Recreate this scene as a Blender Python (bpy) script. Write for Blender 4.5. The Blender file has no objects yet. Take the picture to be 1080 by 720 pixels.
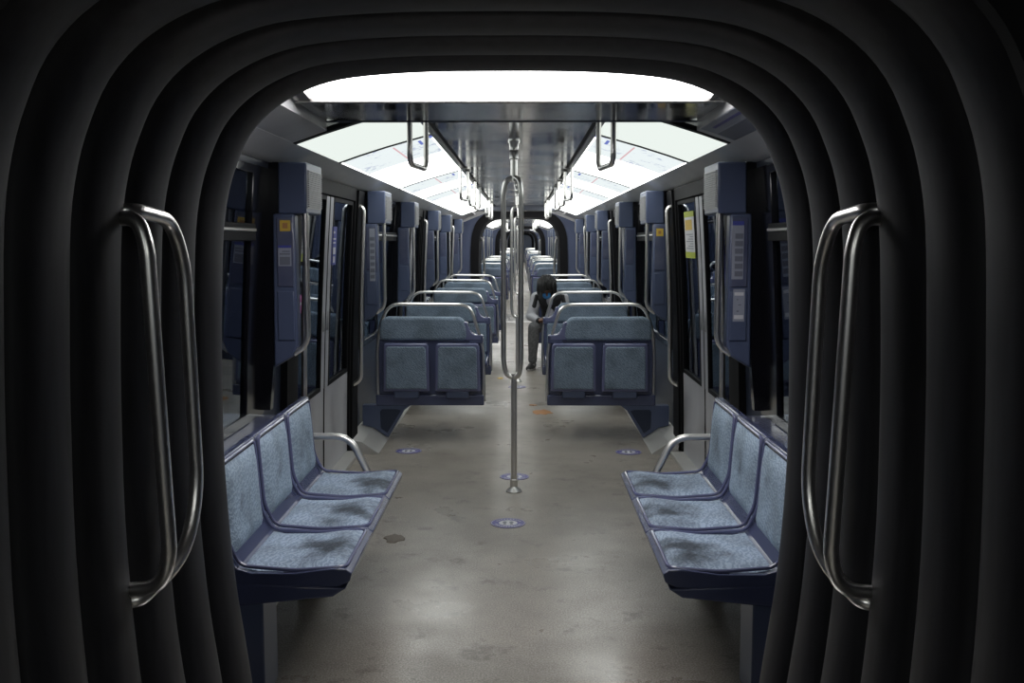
import bpy, math, random
from mathutils import Vector, Matrix
random.seed(7)
S = bpy.context.scene
C = S.collection
PI = math.pi

# ------------------------------------------------------------------ materials
def mat(name, col, rough=.5, metal=0., spec=.5, coat=0., emit=None, estr=0.):
    m = bpy.data.materials.new(name); m.use_nodes = True
    b = m.node_tree.nodes['Principled BSDF']
    b.inputs['Base Color'].default_value = (*col, 1)
    b.inputs['Roughness'].default_value = rough
    b.inputs['Metallic'].default_value = metal
    b.inputs['Specular IOR Level'].default_value = spec
    b.inputs['Coat Weight'].default_value = coat
    if emit:
        b.inputs['Emission Color'].default_value = (*emit, 1)
        b.inputs['Emission Strength'].default_value = estr
    m['b'] = 1
    return m

def N(m, typ, **kw):
    n = m.node_tree.nodes.new(typ)
    for k, v in kw.items():
        if k in n.inputs: n.inputs[k].default_value = v
        else: setattr(n, k, v)
    return n
def L(m, a, b): m.node_tree.links.new(a, b)
def bsdf(m): return m.node_tree.nodes['Principled BSDF']
def ramp(m, src, stops):
    r = N(m, 'ShaderNodeValToRGB')
    e = r.color_ramp.elements
    while len(e) < len(stops): e.new(.5)
    for i, (p, c) in enumerate(stops):
        e[i].position = p; e[i].color = (*c, 1) if len(c) == 3 else c
    L(m, src, r.inputs[0]); return r
def noisy(m, scale, c1, c2, lo=.35, hi=.65, detail=4, coord='Object', rough=None, bump=0, stretch=None):
    tc = N(m, 'ShaderNodeTexCoord'); src = tc.outputs[coord]
    if stretch:
        mp = N(m, 'ShaderNodeMapping'); mp.inputs['Scale'].default_value = stretch
        L(m, src, mp.inputs[0]); src = mp.outputs[0]
    n = N(m, 'ShaderNodeTexNoise', Scale=scale, Detail=detail)
    L(m, src, n.inputs['Vector'])
    r = ramp(m, n.outputs['Fac'], [(lo, c1), (hi, c2)])
    L(m, r.outputs[0], bsdf(m).inputs['Base Color'])
    if rough:
        rr = ramp(m, n.outputs['Fac'], [(lo, (rough[0],)*3), (hi, (rough[1],)*3)])
        L(m, rr.outputs[0], bsdf(m).inputs['Roughness'])
    if bump:
        bp = N(m, 'ShaderNodeBump', Strength=bump, Distance=.005)
        L(m, n.outputs['Fac'], bp.inputs['Height']); L(m, bp.outputs[0], bsdf(m).inputs['Normal'])
    return m

M = {}
M['steel'] = mat('brushed_stainless', (.84, .82, .79), .30, 1.)
M['steel_dull'] = noisy(mat('dull_stainless', (.4, .39, .37), .35, 1.), 9, (.30, .29, .28), (.46, .45, .43), rough=(.25, .42))
M['mirror'] = noisy(mat('polished_ceiling_steel', (.3, .3, .31), .12, 1.), 2.2, (.36, .36, .37), (.55, .55, .56), rough=(.08, .25), bump=.3)
M['mirror_dark'] = noisy(mat('polished_plate_steel', (.2, .2, .21), .12, 1.), 3, (.26, .26, .27), (.42, .42, .43), rough=(.08, .22), bump=.2)
M['slot'] = mat('black_slot', (.004, .004, .004), .6)
M['cove'] = noisy(mat('grey_painted_cove', (.2, .2, .2), .35), 4, (.48, .485, .485), (.55, .55, .55))
M['alu'] = noisy(mat('grey_door_aluminium', (.3, .3, .32), .4, .3), 3, (.40, .40, .43), (.52, .52, .55), rough=(.32, .5))
M['alu_light'] = mat('light_sill_metal', (.55, .54, .52), .38, .5)
M['blue'] = mat('blue_grey_panel', (.075, .095, .165), .33)
M['blue_dark'] = mat('dark_blue_laminate', (.030, .038, .062), .38, spec=.22)
M['blue_gloss'] = noisy(mat('glossy_blue_ledge', (.08, .09, .15), .14), 6, (.07, .08, .14), (.12, .13, .19), rough=(.08, .25))
M['plastic'] = mat('blue_seat_plastic', (.070, .082, .155), .22, coat=.3)
M['plastic_rim'] = mat('violet_blue_rim_plastic', (.13, .14, .25), .25, coat=.3)
M['black'] = mat('black_rubber_seal', (.005, .005, .006), .6, spec=.15)
M['black_gloss'] = mat('black_gloss_pillar', (.005, .005, .007), .15)
M['grille'] = mat('grey_grille_metal', (.27, .27, .28), .4, .3)
M['white'] = mat('white_print', (.6, .6, .62), .5)
M['yellow'] = mat('yellow_print', (.62, .42, .06), .5)
M['lime'] = mat('lime_print', (.42, .48, .04), .5)
M['bluep'] = mat('blue_print', (.05, .06, .30), .5)
M['navyp'] = mat('navy_print', (.075, .065, .27), .45)
M['redp'] = mat('red_print', (.45, .04, .03), .5)
M['greyp'] = mat('grey_print', (.14, .15, .19), .5)
M['pink'] = mat('pink_print', (.45, .08, .30), .5)
M['paper'] = mat('pale_notice', (.28, .30, .36), .5)
M['orange'] = mat('orange_scrap', (.40, .19, .07), .7)
M['hair'] = mat('black_hair', (.006, .006, .006), .6)
M['skin'] = mat('brown_skin', (.16, .08, .05), .5)
M['jacket'] = mat('black_jacket_cloth', (.012, .012, .014), .7)
M['sleeve'] = mat('white_sleeve_cloth', (.45, .45, .48), .7)
M['shirt'] = mat('pale_shirt_cloth', (.38, .38, .42), .8)
M['jeans'] = noisy(mat('grey_trouser_cloth', (.12, .12, .125), .85), 40, (.10, .10, .105), (.16, .16, .165))
M['shoe'] = mat('dark_shoe_cloth', (.03, .03, .03), .6)
M['sole'] = mat('white_sole_rubber', (.35, .34, .33), .6)
M['mask'] = mat('blue_mask_paper', (.05, .25, .60), .7)
M['tunnel'] = mat('dark_tunnel_concrete', (.02, .02, .022), .9)

def lightmat(name, col, st):
    m = bpy.data.materials.new(name); m.use_nodes = True
    nt = m.node_tree; nt.nodes.clear()
    e = N(m, 'ShaderNodeEmission', Color=(*col, 1), Strength=st); o = N(m, 'ShaderNodeOutputMaterial')
    L(m, e.outputs[0], o.inputs[0]); return m
M['lamp'] = lightmat('lit_cove_diffuser', (.94, .98, .95), 1.3)
M['lamp_dim'] = lightmat('dimmer_end_cove_diffuser', (.90, .97, .92), .285)
M['lamp_end'] = lightmat('lit_end_diffuser', (1., .985, 1.), 2.6)
M['print_lit'] = lightmat('backlit_map_print', (.62, .72, .80), 1.25)
M['print_blue'] = lightmat('backlit_blue_print', (.22, .28, .75), .22)
M['print_red'] = lightmat('backlit_red_print', (.85, .55, .58), .26)
M['print_white'] = lightmat('backlit_white_sheet', (.84, .86, .96), .30)

def map_print(m):
    nt = m.node_tree; e = [n for n in nt.nodes if n.type == 'EMISSION'][0]
    tc = N(m, 'ShaderNodeTexCoord'); v = N(m, 'ShaderNodeTexNoise', Scale=34, Detail=2); g = N(m, 'ShaderNodeTexNoise', Scale=6, Detail=1)
    L(m, tc.outputs['Object'], v.inputs['Vector']); L(m, tc.outputs['Object'], g.inputs['Vector'])
    mu = N(m, 'ShaderNodeMath', operation='MULTIPLY'); L(m, v.outputs['Fac'], mu.inputs[0]); L(m, g.outputs['Fac'], mu.inputs[1])
    r = ramp(m, mu.outputs[0], [(.33, (.86, .93, .94)), (.42, (.45, .50, .66))]); L(m, r.outputs[0], e.inputs[0])
map_print(M['print_white'])
def glassmat(name, tint, ior=1.5, rough=.0):
    m = bpy.data.materials.new(name); m.use_nodes = True
    nt = m.node_tree; nt.nodes.clear()
    o = N(m, 'ShaderNodeOutputMaterial'); t = N(m, 'ShaderNodeBsdfTransparent'); g = N(m, 'ShaderNodeBsdfGlossy')
    t.inputs[0].default_value = (*tint, 1); g.inputs['Roughness'].default_value = rough
    g.inputs[0].default_value = (.8, .88, 1, 1)
    f = N(m, 'ShaderNodeFresnel', IOR=ior); mx = N(m, 'ShaderNodeMixShader')
    L(m, f.outputs[0], mx.inputs[0]); L(m, t.outputs[0], mx.inputs[1]); L(m, g.outputs[0], mx.inputs[2])
    L(m, mx.outputs[0], o.inputs[0]); return m
M['glass'] = glassmat('tinted_window_glass', (.55, .61, .65), 1.9, .02)

# floor: speckled brown-grey vinyl with wear
def floor_mat():
    m = mat('speckled_floor_vinyl', (.2, .19, .17), .38)
    tc = N(m, 'ShaderNodeTexCoord')
    a = N(m, 'ShaderNodeTexNoise', Scale=150, Detail=3); L(m, tc.outputs['Object'], a.inputs['Vector'])
    b = N(m, 'ShaderNodeTexNoise', Scale=1.7, Detail=7, Roughness=.62); L(m, tc.outputs['Object'], b.inputs['Vector'])
    c = N(m, 'ShaderNodeTexNoise', Scale=5.5, Detail=5, Roughness=.7); L(m, tc.outputs['Object'], c.inputs['Vector'])
    ra = ramp(m, a.outputs['Fac'], [(.33, (.20, .178, .150)), (.5, (.32, .288, .248)), (.68, (.48, .44, .385))])
    rb = ramp(m, b.outputs['Fac'], [(.34, (.66, .65, .64)), (.62, (1, 1, 1))])
    rc = ramp(m, c.outputs['Fac'], [(.33, (.42, .40, .38)), (.43, (1, 1, 1))])
    m1 = N(m, 'ShaderNodeMixRGB', blend_type='MULTIPLY'); m1.inputs[0].default_value = 1
    m2 = N(m, 'ShaderNodeMixRGB', blend_type='MULTIPLY'); m2.inputs[0].default_value = .8
    L(m, ra.outputs[0], m1.inputs[1]); L(m, rb.outputs[0], m1.inputs[2])
    L(m, m1.outputs[0], m2.inputs[1]); L(m, rc.outputs[0], m2.inputs[2])
    L(m, m2.outputs[0], bsdf(m).inputs['Base Color'])
    rr = ramp(m, b.outputs['Fac'], [(.35, (.42,)*3), (.65, (.26,)*3)])
    L(m, rr.outputs[0], bsdf(m).inputs['Roughness'])
    return m
M['floor'] = floor_mat()

# seat fabric: small wavy weave, worn dark patches of their own shape
def fabric_mat(name, c1, c2, stain=None):
    m = mat(name, c1, .75, spec=.3)
    tc = N(m, 'ShaderNodeTexCoord')
    w = N(m, 'ShaderNodeTexWave', Scale=22., Distortion=9., Detail=2.); w.inputs['Detail Scale'].default_value = 2.2
    mp = N(m, 'ShaderNodeMapping'); mp.inputs['Rotation'].default_value = (.5, .7, .6)
    L(m, tc.outputs['Object'], mp.inputs[0]); L(m, mp.outputs[0], w.inputs['Vector'])
    r = ramp(m, w.outputs['Fac'], [(.25, c1), (.75, c2)])
    n = N(m, 'ShaderNodeTexNoise', Scale=7, Detail=5); L(m, tc.outputs['Object'], n.inputs['Vector'])
    rn = ramp(m, n.outputs['Fac'], [(.32, (.62, .62, .60)), (.56, (1, 1, 1))])
    mx = N(m, 'ShaderNodeMixRGB', blend_type='MULTIPLY'); mx.inputs[0].default_value = .8
    L(m, r.outputs[0], mx.inputs[1]); L(m, rn.outputs[0], mx.inputs[2])
    out = mx.outputs[0]
    if stain:
        # distance from a sat-on spot, broken up by noise
        ab = N(m, 'ShaderNodeVectorMath', operation='ABSOLUTE'); L(m, tc.outputs['Object'], ab.inputs[0])
        sb = N(m, 'ShaderNodeVectorMath', operation='SUBTRACT'); sb.inputs[1].default_value = stain
        L(m, ab.outputs[0], sb.inputs[0])
        sc = N(m, 'ShaderNodeVectorMath', operation='MULTIPLY'); sc.inputs[1].default_value = (4.5, 3.7, 5)
        L(m, sb.outputs[0], sc.inputs[0])
        ln = N(m, 'ShaderNodeVectorMath', operation='LENGTH'); L(m, sc.outputs[0], ln.inputs[0])
        n2 = N(m, 'ShaderNodeTexNoise', Scale=11, Detail=4)
        oi = N(m, 'ShaderNodeObjectInfo')
        ad0 = N(m, 'ShaderNodeVectorMath', operation='ADD'); L(m, tc.outputs['Object'], ad0.inputs[0])
        L(m, oi.outputs['Location'], ad0.inputs[1]); L(m, ad0.outputs[0], n2.inputs['Vector'])
        L(m, ad0.outputs[0], n.inputs['Vector'])
        ad = N(m, 'ShaderNodeMath', operation='MULTIPLY_ADD'); L(m, n2.outputs['Fac'], ad.inputs[0])
        ad.inputs[1].default_value = 1.3; L(m, ln.outputs['Value'], ad.inputs[2])
        rs = ramp(m, ad.outputs[0], [(.50, (.16, .16, .16)), (1.0, (1, 1, 1))])
        rs.color_ramp.interpolation = 'EASE'
        dv = N(m, 'ShaderNodeMath', operation='MULTIPLY'); dv.inputs[1].default_value = .72
        L(m, ad.outputs[0], dv.inputs[0]); L(m, dv.outputs[0], rs.inputs[0])
        m2 = N(m, 'ShaderNodeMixRGB', blend_type='MULTIPLY'); m2.inputs[0].default_value = 1
        L(m, out, m2.inputs[1]); L(m, rs.outputs[0], m2.inputs[2]); out = m2.outputs[0]
    L(m, out, bsdf(m).inputs['Base Color'])
    bp = N(m, 'ShaderNodeBump', Strength=.25, Distance=.003); L(m, w.outputs['Fac'], bp.inputs['Height'])
    L(m, bp.outputs[0], bsdf(m).inputs['Normal'])
    return m
M['fabric'] = fabric_mat('blue_grey_seat_fabric', (.15, .20, .265), (.23, .29, .37))
M['fabric_worn'] = fabric_mat('worn_seat_fabric', (.27, .345, .45), (.40, .49, .61), stain=(.60, .20, .46))
M['fabric_back'] = fabric_mat('backrest_fabric', (.27, .35, .44), (.38, .48, .58), stain=(1.02, .22, .62))
# bellows rubber
M['bellows'] = noisy(mat('black_bellows_rubber', (.02, .02, .02), .5, spec=.3), 30, (.017, .017, .020), (.027, .027, .031), stretch=(1, 1, .12))

# ------------------------------------------------------------------ mesh builder
def fillet(pts, r, closed=False, n=5):
    pts = [Vector(p) for p in pts]; out = []
    k = len(pts)
    for i, p in enumerate(pts):
        if not closed and i in (0, k-1): out.append(p); continue
        a, b = pts[i-1], pts[(i+1) % k]
        u, v = (a-p), (b-p)
        ru = min(r, u.length*.48, v.length*.48)
        if u.normalized().dot(v.normalized()) < -.999: out.append(p); continue
        p0 = p + u.normalized()*ru; p1 = p + v.normalized()*ru
        for j in range(n+1):
            t = j/n; out.append(p0*(1-t)**2 + p*2*t*(1-t) + p1*t*t)
    return out

class MB:
    def __init__(s): s.v = []; s.f = []; s.m = []
    def add(s, vs, fs, mi=0):
        o = len(s.v); s.v += [tuple(v) for v in vs]; s.f += [[i+o for i in f] for f in fs]; s.m += [mi]*len(fs); return s
    def box(s, x0, x1, y0, y1, z0, z1, mi=0):
        if x0 > x1: x0, x1 = x1, x0
        if y0 > y1: y0, y1 = y1, y0
        vs = [(x, y, z) for z in (z0, z1) for y in (y0, y1) for x in (x0, x1)]
        return s.add(vs, [(0,2,3,1),(4,5,7,6),(0,1,5,4),(2,6,7,3),(0,4,6,2),(1,3,7,5)], mi)
    def tube(s, pts, r, seg=10, closed=False, r1=None, cap=True, mi=0):
        pts = [Vector(p) for p in pts]; k = len(pts); vs = []; fs = []
        prev = None
        for i, p in enumerate(pts):
            if closed: t = (pts[(i+1) % k]-pts[i-1]).normalized()
            else: t = (pts[min(i+1, k-1)]-pts[max(i-1, 0)]).normalized()
            if prev is None:
                a = Vector((0, 0, 1)) if abs(t.z) < .9 else Vector((1, 0, 0))
                nrm = t.cross(a).normalized()
            else:
                nrm = (prev - t*prev.dot(t)).normalized()
            prev = nrm; bn = t.cross(nrm)
            rr = r if r1 is None else r+(r1-r)*i/(k-1)
            for j in range(seg):
                a = 2*PI*j/seg; vs.append(p + (nrm*math.cos(a)+bn*math.sin(a))*rr)
        rng = k if closed else k-1
        for i in range(rng):
            for j in range(seg):
                a = i*seg+j; b = i*seg+(j+1) % seg; c = ((i+1) % k)*seg+(j+1) % seg; d = ((i+1) % k)*seg+j
                fs.append((a, b, c, d))
        if not closed and cap:
            fs.append(tuple(range(seg-1, -1, -1))); fs.append(tuple((k-1)*seg+j for j in range(seg)))
        return s.add(vs, fs, mi)
    def lathe(s, prof, cx=0, cy=0, seg=20, mi=0):
        vs = []; fs = []
        for r, z in prof:
            for j in range(seg):
                a = 2*PI*j/seg; vs.append((cx+r*math.cos(a), cy+r*math.sin(a), z))
        for i in range(len(prof)-1):
            for j in range(seg):
                fs.append((i*seg+j, i*seg+(j+1) % seg, (i+1)*seg+(j+1) % seg, (i+1)*seg+j))
        fs.append(tuple(range(seg-1, -1, -1))); fs.append(tuple((len(prof)-1)*seg+j for j in range(seg)))
        return s.add(vs, fs, mi)
    def prism_y(s, poly, y0, y1, mi=0):      # poly of (x, z)
        n = len(poly)
        vs = [(x, y0, z) for x, z in poly]+[(x, y1, z) for x, z in poly]
        fs = [tuple(range(n)), tuple(range(2*n-1, n-1, -1))]+[(i, i+n, (i+1) % n+n, (i+1) % n) for i in range(n)]
        return s.add(vs, fs, mi)
    def prism_x(s, poly, x0, x1, mi=0):      # poly of (y, z)
        n = len(poly)
        vs = [(x0, y, z) for y, z in poly]+[(x1, y, z) for y, z in poly]
        fs = [tuple(range(n)), tuple(range(2*n-1, n-1, -1))]+[(i, i+n, (i+1) % n+n, (i+1) % n) for i in range(n)]
        return s.add(vs, fs, mi)
    def ball(s, c, rx, ry=None, rz=None, seg=14, ring=9, rot=None, mi=0):
        ry = ry or rx; rz = rz or rx; vs = []; fs = []
        c = Vector(c)
        for i in range(ring+1):
            th = PI*i/ring
            th = min(max(th, .02), PI-.02)
            for j in range(seg):
                a = 2*PI*j/seg
                v = Vector((rx*math.sin(th)*math.cos(a), ry*math.sin(th)*math.sin(a), rz*math.cos(th)))
                if rot: v = rot @ v
                vs.append(c+v)
        for i in range(ring):
            for j in range(seg): fs.append((i*seg+j, (i+1)*seg+j, (i+1)*seg+(j+1) % seg, i*seg+(j+1) % seg))
        fs.append(tuple(range(seg))); fs.append(tuple(ring*seg+j for j in range(seg-1, -1, -1)))
        return s.add(vs, fs, mi)
    def limb(s, pts, radii, seg=12):
        for i in range(len(pts)-1):
            s.tube([pts[i], pts[i+1]], radii[i], seg, r1=radii[i+1])
        for p, r in zip(pts, radii): s.ball(p, r, seg=seg, ring=8)
        return s
    def pillow(s, prof, y0, y1, th, back=.006, n=12, m=12, pw=5, mi=0):
        """padded cushion laid over a profile of (x, z); th > 0 lifts along the profile's normal"""
        P = [Vector((x, 0, z)) for x, z in prof]
        Ls = [0]
        for i in range(1, len(P)): Ls.append(Ls[-1]+(P[i]-P[i-1]).length)
        def at(t):
            d = t*Ls[-1]
            for i in range(1, len(P)):
                if d <= Ls[i]+1e-9:
                    u = (d-Ls[i-1])/(Ls[i]-Ls[i-1]); return P[i-1].lerp(P[i], u)
            return P[-1]
        vs = []; fs = []
        for layer in (0, 1):
            for i in range(n+1):
                a = i/n; p = at(a); q = at(min(a+.02, 1))-at(max(a-.02, 0)); q.normalize()
                nr = Vector((-q.z, 0, q.x))
                if th < 0: nr = -nr
                for j in range(m+1):
                    b = j/m
                    e = (1-abs(2*a-1)**pw)*(1-abs(2*b-1)**pw)
                    off = abs(th)*e if layer == 0 else -back
                    v = p+nr*off; vs.append((v.x, y0+(y1-y0)*b, v.z))
        w = m+1; o = (n+1)*w
        for i in range(n):
            for j in range(m):
                a = i*w+j; fs.append((a, a+1, a+w+1, a+w)); fs.append((o+a, o+a+w, o+a+w+1, o+a+1))
        for j in range(m):
            fs.append((j, o+j, o+j+1, j+1)); a = n*w+j; fs.append((a, a+1, o+a+1, o+a))
        for i in range(n):
            a = i*w; fs.append((a, a+w, o+a+w, o+a)); a = i*w+m; fs.append((a, o+a, o+a+w, a+w))
        return s.add(vs, fs, mi)
    def build(s, name, mats, parent=None, bevel=0, bseg=2, smooth=True, loc=(0, 0, 0), ang=35):
        me = bpy.data.meshes.new(name); me.from_pydata(s.v, [], s.f)
        if not isinstance(mats, (list, tuple)): mats = [mats]
        for m in mats: me.materials.append(m)
        me.polygons.foreach_set('material_index', s.m)
        import bmesh
        bm = bmesh.new(); bm.from_mesh(me); bmesh.ops.recalc_face_normals(bm, faces=bm.faces); bm.to_mesh(me); bm.free()
        if smooth:
            me.polygons.foreach_set('use_smooth', [True]*len(me.polygons)); me.set_sharp_from_angle(angle=math.radians(ang))
        me.update()
        o = bpy.data.objects.new(name, me); C.objects.link(o); o.location = loc
        if parent: o.parent = parent
        if bevel:
            b = o.modifiers.new('bevel', 'BEVEL'); b.width = bevel; b.segments = bseg; b.limit_method = 'ANGLE'; b.angle_limit = math.radians(40)
            b.harden_normals = False
        return o

KIDS = {}
def empty(name, loc=(0, 0, 0)):
    o = bpy.data.objects.new(name, None); C.objects.link(o); o.location = loc; o.empty_display_size = .1; return o
def tag(o, label, cat, group=None):
    o['label'] = label; o['category'] = cat
    if group: o['group'] = group
    return o
def struct(o): o['kind'] = 'structure'; return o
def kids(o): return [c for c in C.objects if c.parent == o]
_kc = {}
def tree(o):
    k = o.name
    if k not in _kc: _kc[k] = [(c.name) for c in C.objects if c.parent == o]
    return [bpy.data.objects[n] for n in _kc[k]]
def copy_tree(o, parent=None):
    c = o.copy(); C.objects.link(c); c.parent = parent
    for ch in tree(o): copy_tree(ch, c)
    return c
PROTO = {}
def place(kind, builder, args, loc, label, cat, group=None):
    key = (kind,)+args
    if key not in PROTO:
        o = builder(*args); PROTO[key] = o
    else:
        src = PROTO[key]; o = copy_tree(src)
    o.location = loc; tag(o, label, cat, group); return o

# ------------------------------------------------------------------ dimensions
START, LEN, GANG = 2.75, 16.0, 1.40
PERIOD = LEN+GANG
DOORS = (3.35, 8.0, 12.65)            # door centres from the carriage start
ORD = ['first', 'second', 'third', 'fourth', 'fifth', 'sixth', 'seventh', 'eighth']
CAR = ['nearest', 'second', 'third', 'fourth']
SIDE = {-1: 'left', 1: 'right'}
def wx(z): return 1.197-.010*z-.018*z*z
def wallstrip(mb, s, y0, y1, z0, z1, inset=0., th=.03, n=4, mi=0):
    zs = [z0+(z1-z0)*i/n for i in range(n+1)]
    poly = [(s*(wx(z)-inset), z) for z in zs]+[(s*(wx(z)-inset+th), z) for z in reversed(zs)]
    mb.prism_y(poly, y0, y1, mi)

# ------------------------------------------------------------------ thing builders
def b_pole():
    r = empty('hand_pole')
    MB().lathe([(.048, 0), (.048, .006), (.040, .016), (.026, .026), (.022, .034), (.024, .045), (.024, .075), (.019, .08)], seg=24).build('base_flange', M['steel'], r)
    m = MB().tube([(0, 0, .05), (0, 0, .72)], .0185, 16)
    m.tube([(0, 0, 1.86), (0, 0, 2.095)], .0185, 16)
    m.build('shaft', M['steel'], r)
    MB().lathe([(.022, 1.985), (.026, 1.99), (.026, 2.03), (.023, 2.035), (.027, 2.04), (.027, 2.075), (.034, 2.085), (.034, 2.1)], seg=20).build('ceiling_collar', M['steel'], r)
    for a in (180, 48, -48):
        a = math.radians(a); d = Vector((math.cos(a), math.sin(a), 0))*.062
        p = [Vector((0, 0, .695)), Vector((0, 0, .715))+d*.75, Vector((0, 0, .79))+d, Vector((0, 0, 1.79))+d, Vector((0, 0, 1.865))+d*.75, Vector((0, 0, 1.885))]
        MB().tube(fillet(p, .05), .0155, 12).build('branch_tube', M['steel'], r)
    return r

def b_loop(s):
    r = empty('grab_loop')
    pts = fillet([(s*.45, 0, 2.1), (s*.45, .0, 1.88), (s*.447, .03, 1.85), (s*.415, .31, 1.85), (s*.41, .34, 1.88), (s*.41, .34, 2.1)], .04)
    pts = [p-Vector((s*.42, .17, 2.1)) for p in pts]
    MB().tube(pts, .0125, 10).build('loop', M['steel'], r)
    for yy in (-.17, .17): MB().box(-.03, .03, yy-.03, yy+.03, -.012, 0).build('mounting_plate', M['steel_dull'], r, bevel=.003)
    return r

def b_rail(s):
    r = empty('door_grab_rail')
    x = s*1.062
    w = s*(wx(1.7)-.005)
    p = fillet([(w, 0, 1.76), (x, 0, 1.74), (s*1.09, 0, 1.1), (s*1.10, 0, .52), (s*(wx(.5)-.003), 0, .48)], .07)
    MB().tube(p, .0155, 12).build('rail_tube', M['steel'], r)
    MB().tube([(w-s*.012, 0, 1.76), (w, 0, 1.76)], .03, 14).build('mounting_disc', M['steel_dull'], r)
    MB().tube([(s*(wx(.5)-.012), 0, .48), (s*(wx(.5)-.001), 0, .48)], .03, 14).build('mounting_disc', M['steel_dull'], r)
    return r

def b_partition(s, o):
    """blue door-side casing with speaker box on top; o = +1: its door lies further from the camera"""
    r = empty('door_partition')
    D0, D1 = -.175, .175
    xi = .945
    # speaker box
    bx = MB().prism_y([(s*xi, 1.635), (s*(xi-.005), 1.87), (s*1.07, 1.87), (s*1.075, 1.635)], D0, D1).build('speaker_box', M['blue'], r, bevel=.008)
    g = MB()
    g.box(s*(xi-.004), s*(xi+.004), D0+.015, D1-.015, 1.66, 1.845)
    k = 0; z = 1.668
    while z < 1.835:
        g.box(s*(xi-.011), s*(xi-.002), D0+.025, D1-.025, z, z+.004); z += .0095
    g.build('speaker_grille', M['grille'], bx, smooth=False)
    # lower casing with slanted foot
    c = MB()
    poly = [(s*1.0, 1.635), (s*.995, 1.03), (s*1.02, .975), (s*1.11, .92), (s*1.10, 1.635)]
    c.prism_y(poly, D0, D0+.08)
    cs = c.build('casing', M['blue'], r, bevel=.01)
    MB().prism_y([(s*1.07, 1.87), (s*1.07, 1.64), (s*1.10, 1.635), (s*1.115, .93), (s*1.135, .72), (s*1.175, .72), (s*1.13, 1.87)], D0+.01, D0+.06).build('backing', M['black_gloss'], r)
    f = MB()
    f.box(s*1.008, s*1.082, D0-.006, D0+.002, 1.30, 1.615)
    f.build('notice_pocket', M['blue_gloss'], cs, bevel=.003)
    f = MB().box(s*1.008, s*1.085, D0-.006, D0+.002, 1.05, 1.28).build('access_cover', M['blue'], cs, bevel=.004)
    for yy, dx in ((D0+.02, 0), (D0+.065, .006)):
        p = fillet([(s*(.955+dx), yy, 1.64), (s*(.955+dx), yy, 1.07), (s*(.97+dx), yy, 1.02), (s*(1.02+dx), yy, .985)], .05)
        MB().tube(p, .0135, 12).build('edge_tube', M['steel'], r)
    return r

def sub_ring_plate(mb, x0, x1, y0, y1, z0, z1, w, d, mi):
    pass

def b_row(s, f):
    """double seat back across the carriage; passengers sit on the f side, two folding seats hang on the other"""
    r = empty('double_seat')
    X = lambda u: s*u
    fr = MB().box(X(.240), X(1.065), -.05, .05, .262, .345)
    fr.box(X(.255), X(1.045), -.028, .028, .33, .765)
    fr.box(X(.245), X(.36), -.045, .045, .735, .80)
    fr.build('seat_frame', M['plastic'], r, bevel=.01, bseg=3)
    # wall bracket under the beam; its recess's shade is a darker raised plate
    br = MB().prism_y([(X(.80), .262), (X(.85), .225), (X(.975), .012), (X(1.09), .09), (X(1.17), .108), (X(1.17), .262)], -.045, .045)
    br = br.build('wall_bracket', M['blue'], r, bevel=.004)
    MB().prism_y([(X(.875), .222), (X(.905), .232), (X(1.02), .232), (X(1.035), .215), (X(1.03), .085), (X(.98), .05)], -.050, .050).build('recess_shade_plate', M['blue_dark'], br, bevel=.003)
    # head pad
    prof = [(.372, .758), (.366, .80), (.372, .865), (.392, .915), (.43, .935), (.97, .938), (1.01, .925), (1.03, .89), (1.035, .82), (1.03, .758)]
    hp = MB().prism_y([(X(u), z) for u, z in prof], -.052, .052).build('head_pad', M['fabric'], r, bevel=.022, bseg=4)
    MB().prism_y([(X(.258), .76), (X(.258), .803), (X(.305), .80), (X(.332), .818), (X(.352), .85), (X(.364), .895), (X(.38), .90), (X(.40), .90), (X(.40), .76)], -.046, .046).build('shoulder_cap', M['plastic_rim'], r, bevel=.008)
    # folding seats, folded up
    for i, (a, b) in enumerate(((.266, .612), (.650, 1.006))):
        o = MB().prism_y([(X(a), .375), (X(a+.008), .72), (X(a+.02), .742), (X(b-.02), .742), (X(b-.008), .72), (X(b), .375)], -f*.092, -f*.034).build('folding_seat', M['plastic_rim'], r, bevel=.012, bseg=3)
        # cushion in the frame (thin prism facing away from the back)
        MB().prism_y([(X(a+.022), .395), (X(a+.028), .70), (X(a+.04), .718), (X(b-.04), .718), (X(b-.028), .70), (X(b-.022), .395)], -f*.104, -f*.085).build('seat_cushion', M['fabric'], o, bevel=.010, bseg=3)
        MB().box(X(a+.085), X(b-.085), -f*.085, -f*.03, .322, .378).build('hinge_block', M['blue'], o, bevel=.008)
    # fixed seats on the other side
    for i, (a, b) in enumerate(((.262, .628), (.646, 1.012))):
        sh = MB().prism_x([(f*.02, .345), (f*.45, .385), (f*.475, .42), (f*.46, .445), (f*.06, .44), (f*.028, .46)], X(a), X(b)).build('fixed_seat', M['plastic'], r, bevel=.01)
        MB().box(X(a+.02), X(b-.02), f*.075, f*.445, .435, .468).build('seat_cushion', M['fabric'], sh, bevel=.016, bseg=3)
        MB().box(X(a+.02), X(b-.02), f*.022, f*.062, .475, .748).build('back_cushion', M['fabric'], sh, bevel=.016, bseg=3)
    # grab tube over the top and down both sides
    p = fillet([(X(.240), 0, .29), (X(.246), 0, .70), (X(.285), 0, .83), (X(.345), 0, 1.03), (X(.96), 0, 1.035), (X(1.035), 0, .86), (X(1.052), 0, .70), (X(1.052), 0, .29)], .085, n=6)
    p = [q+Vector((0, -f*.028, 0)) for q in p]
    MB().tube(p, .0125, 12).build('grab_tube', M['steel'], r)
    return r

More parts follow.
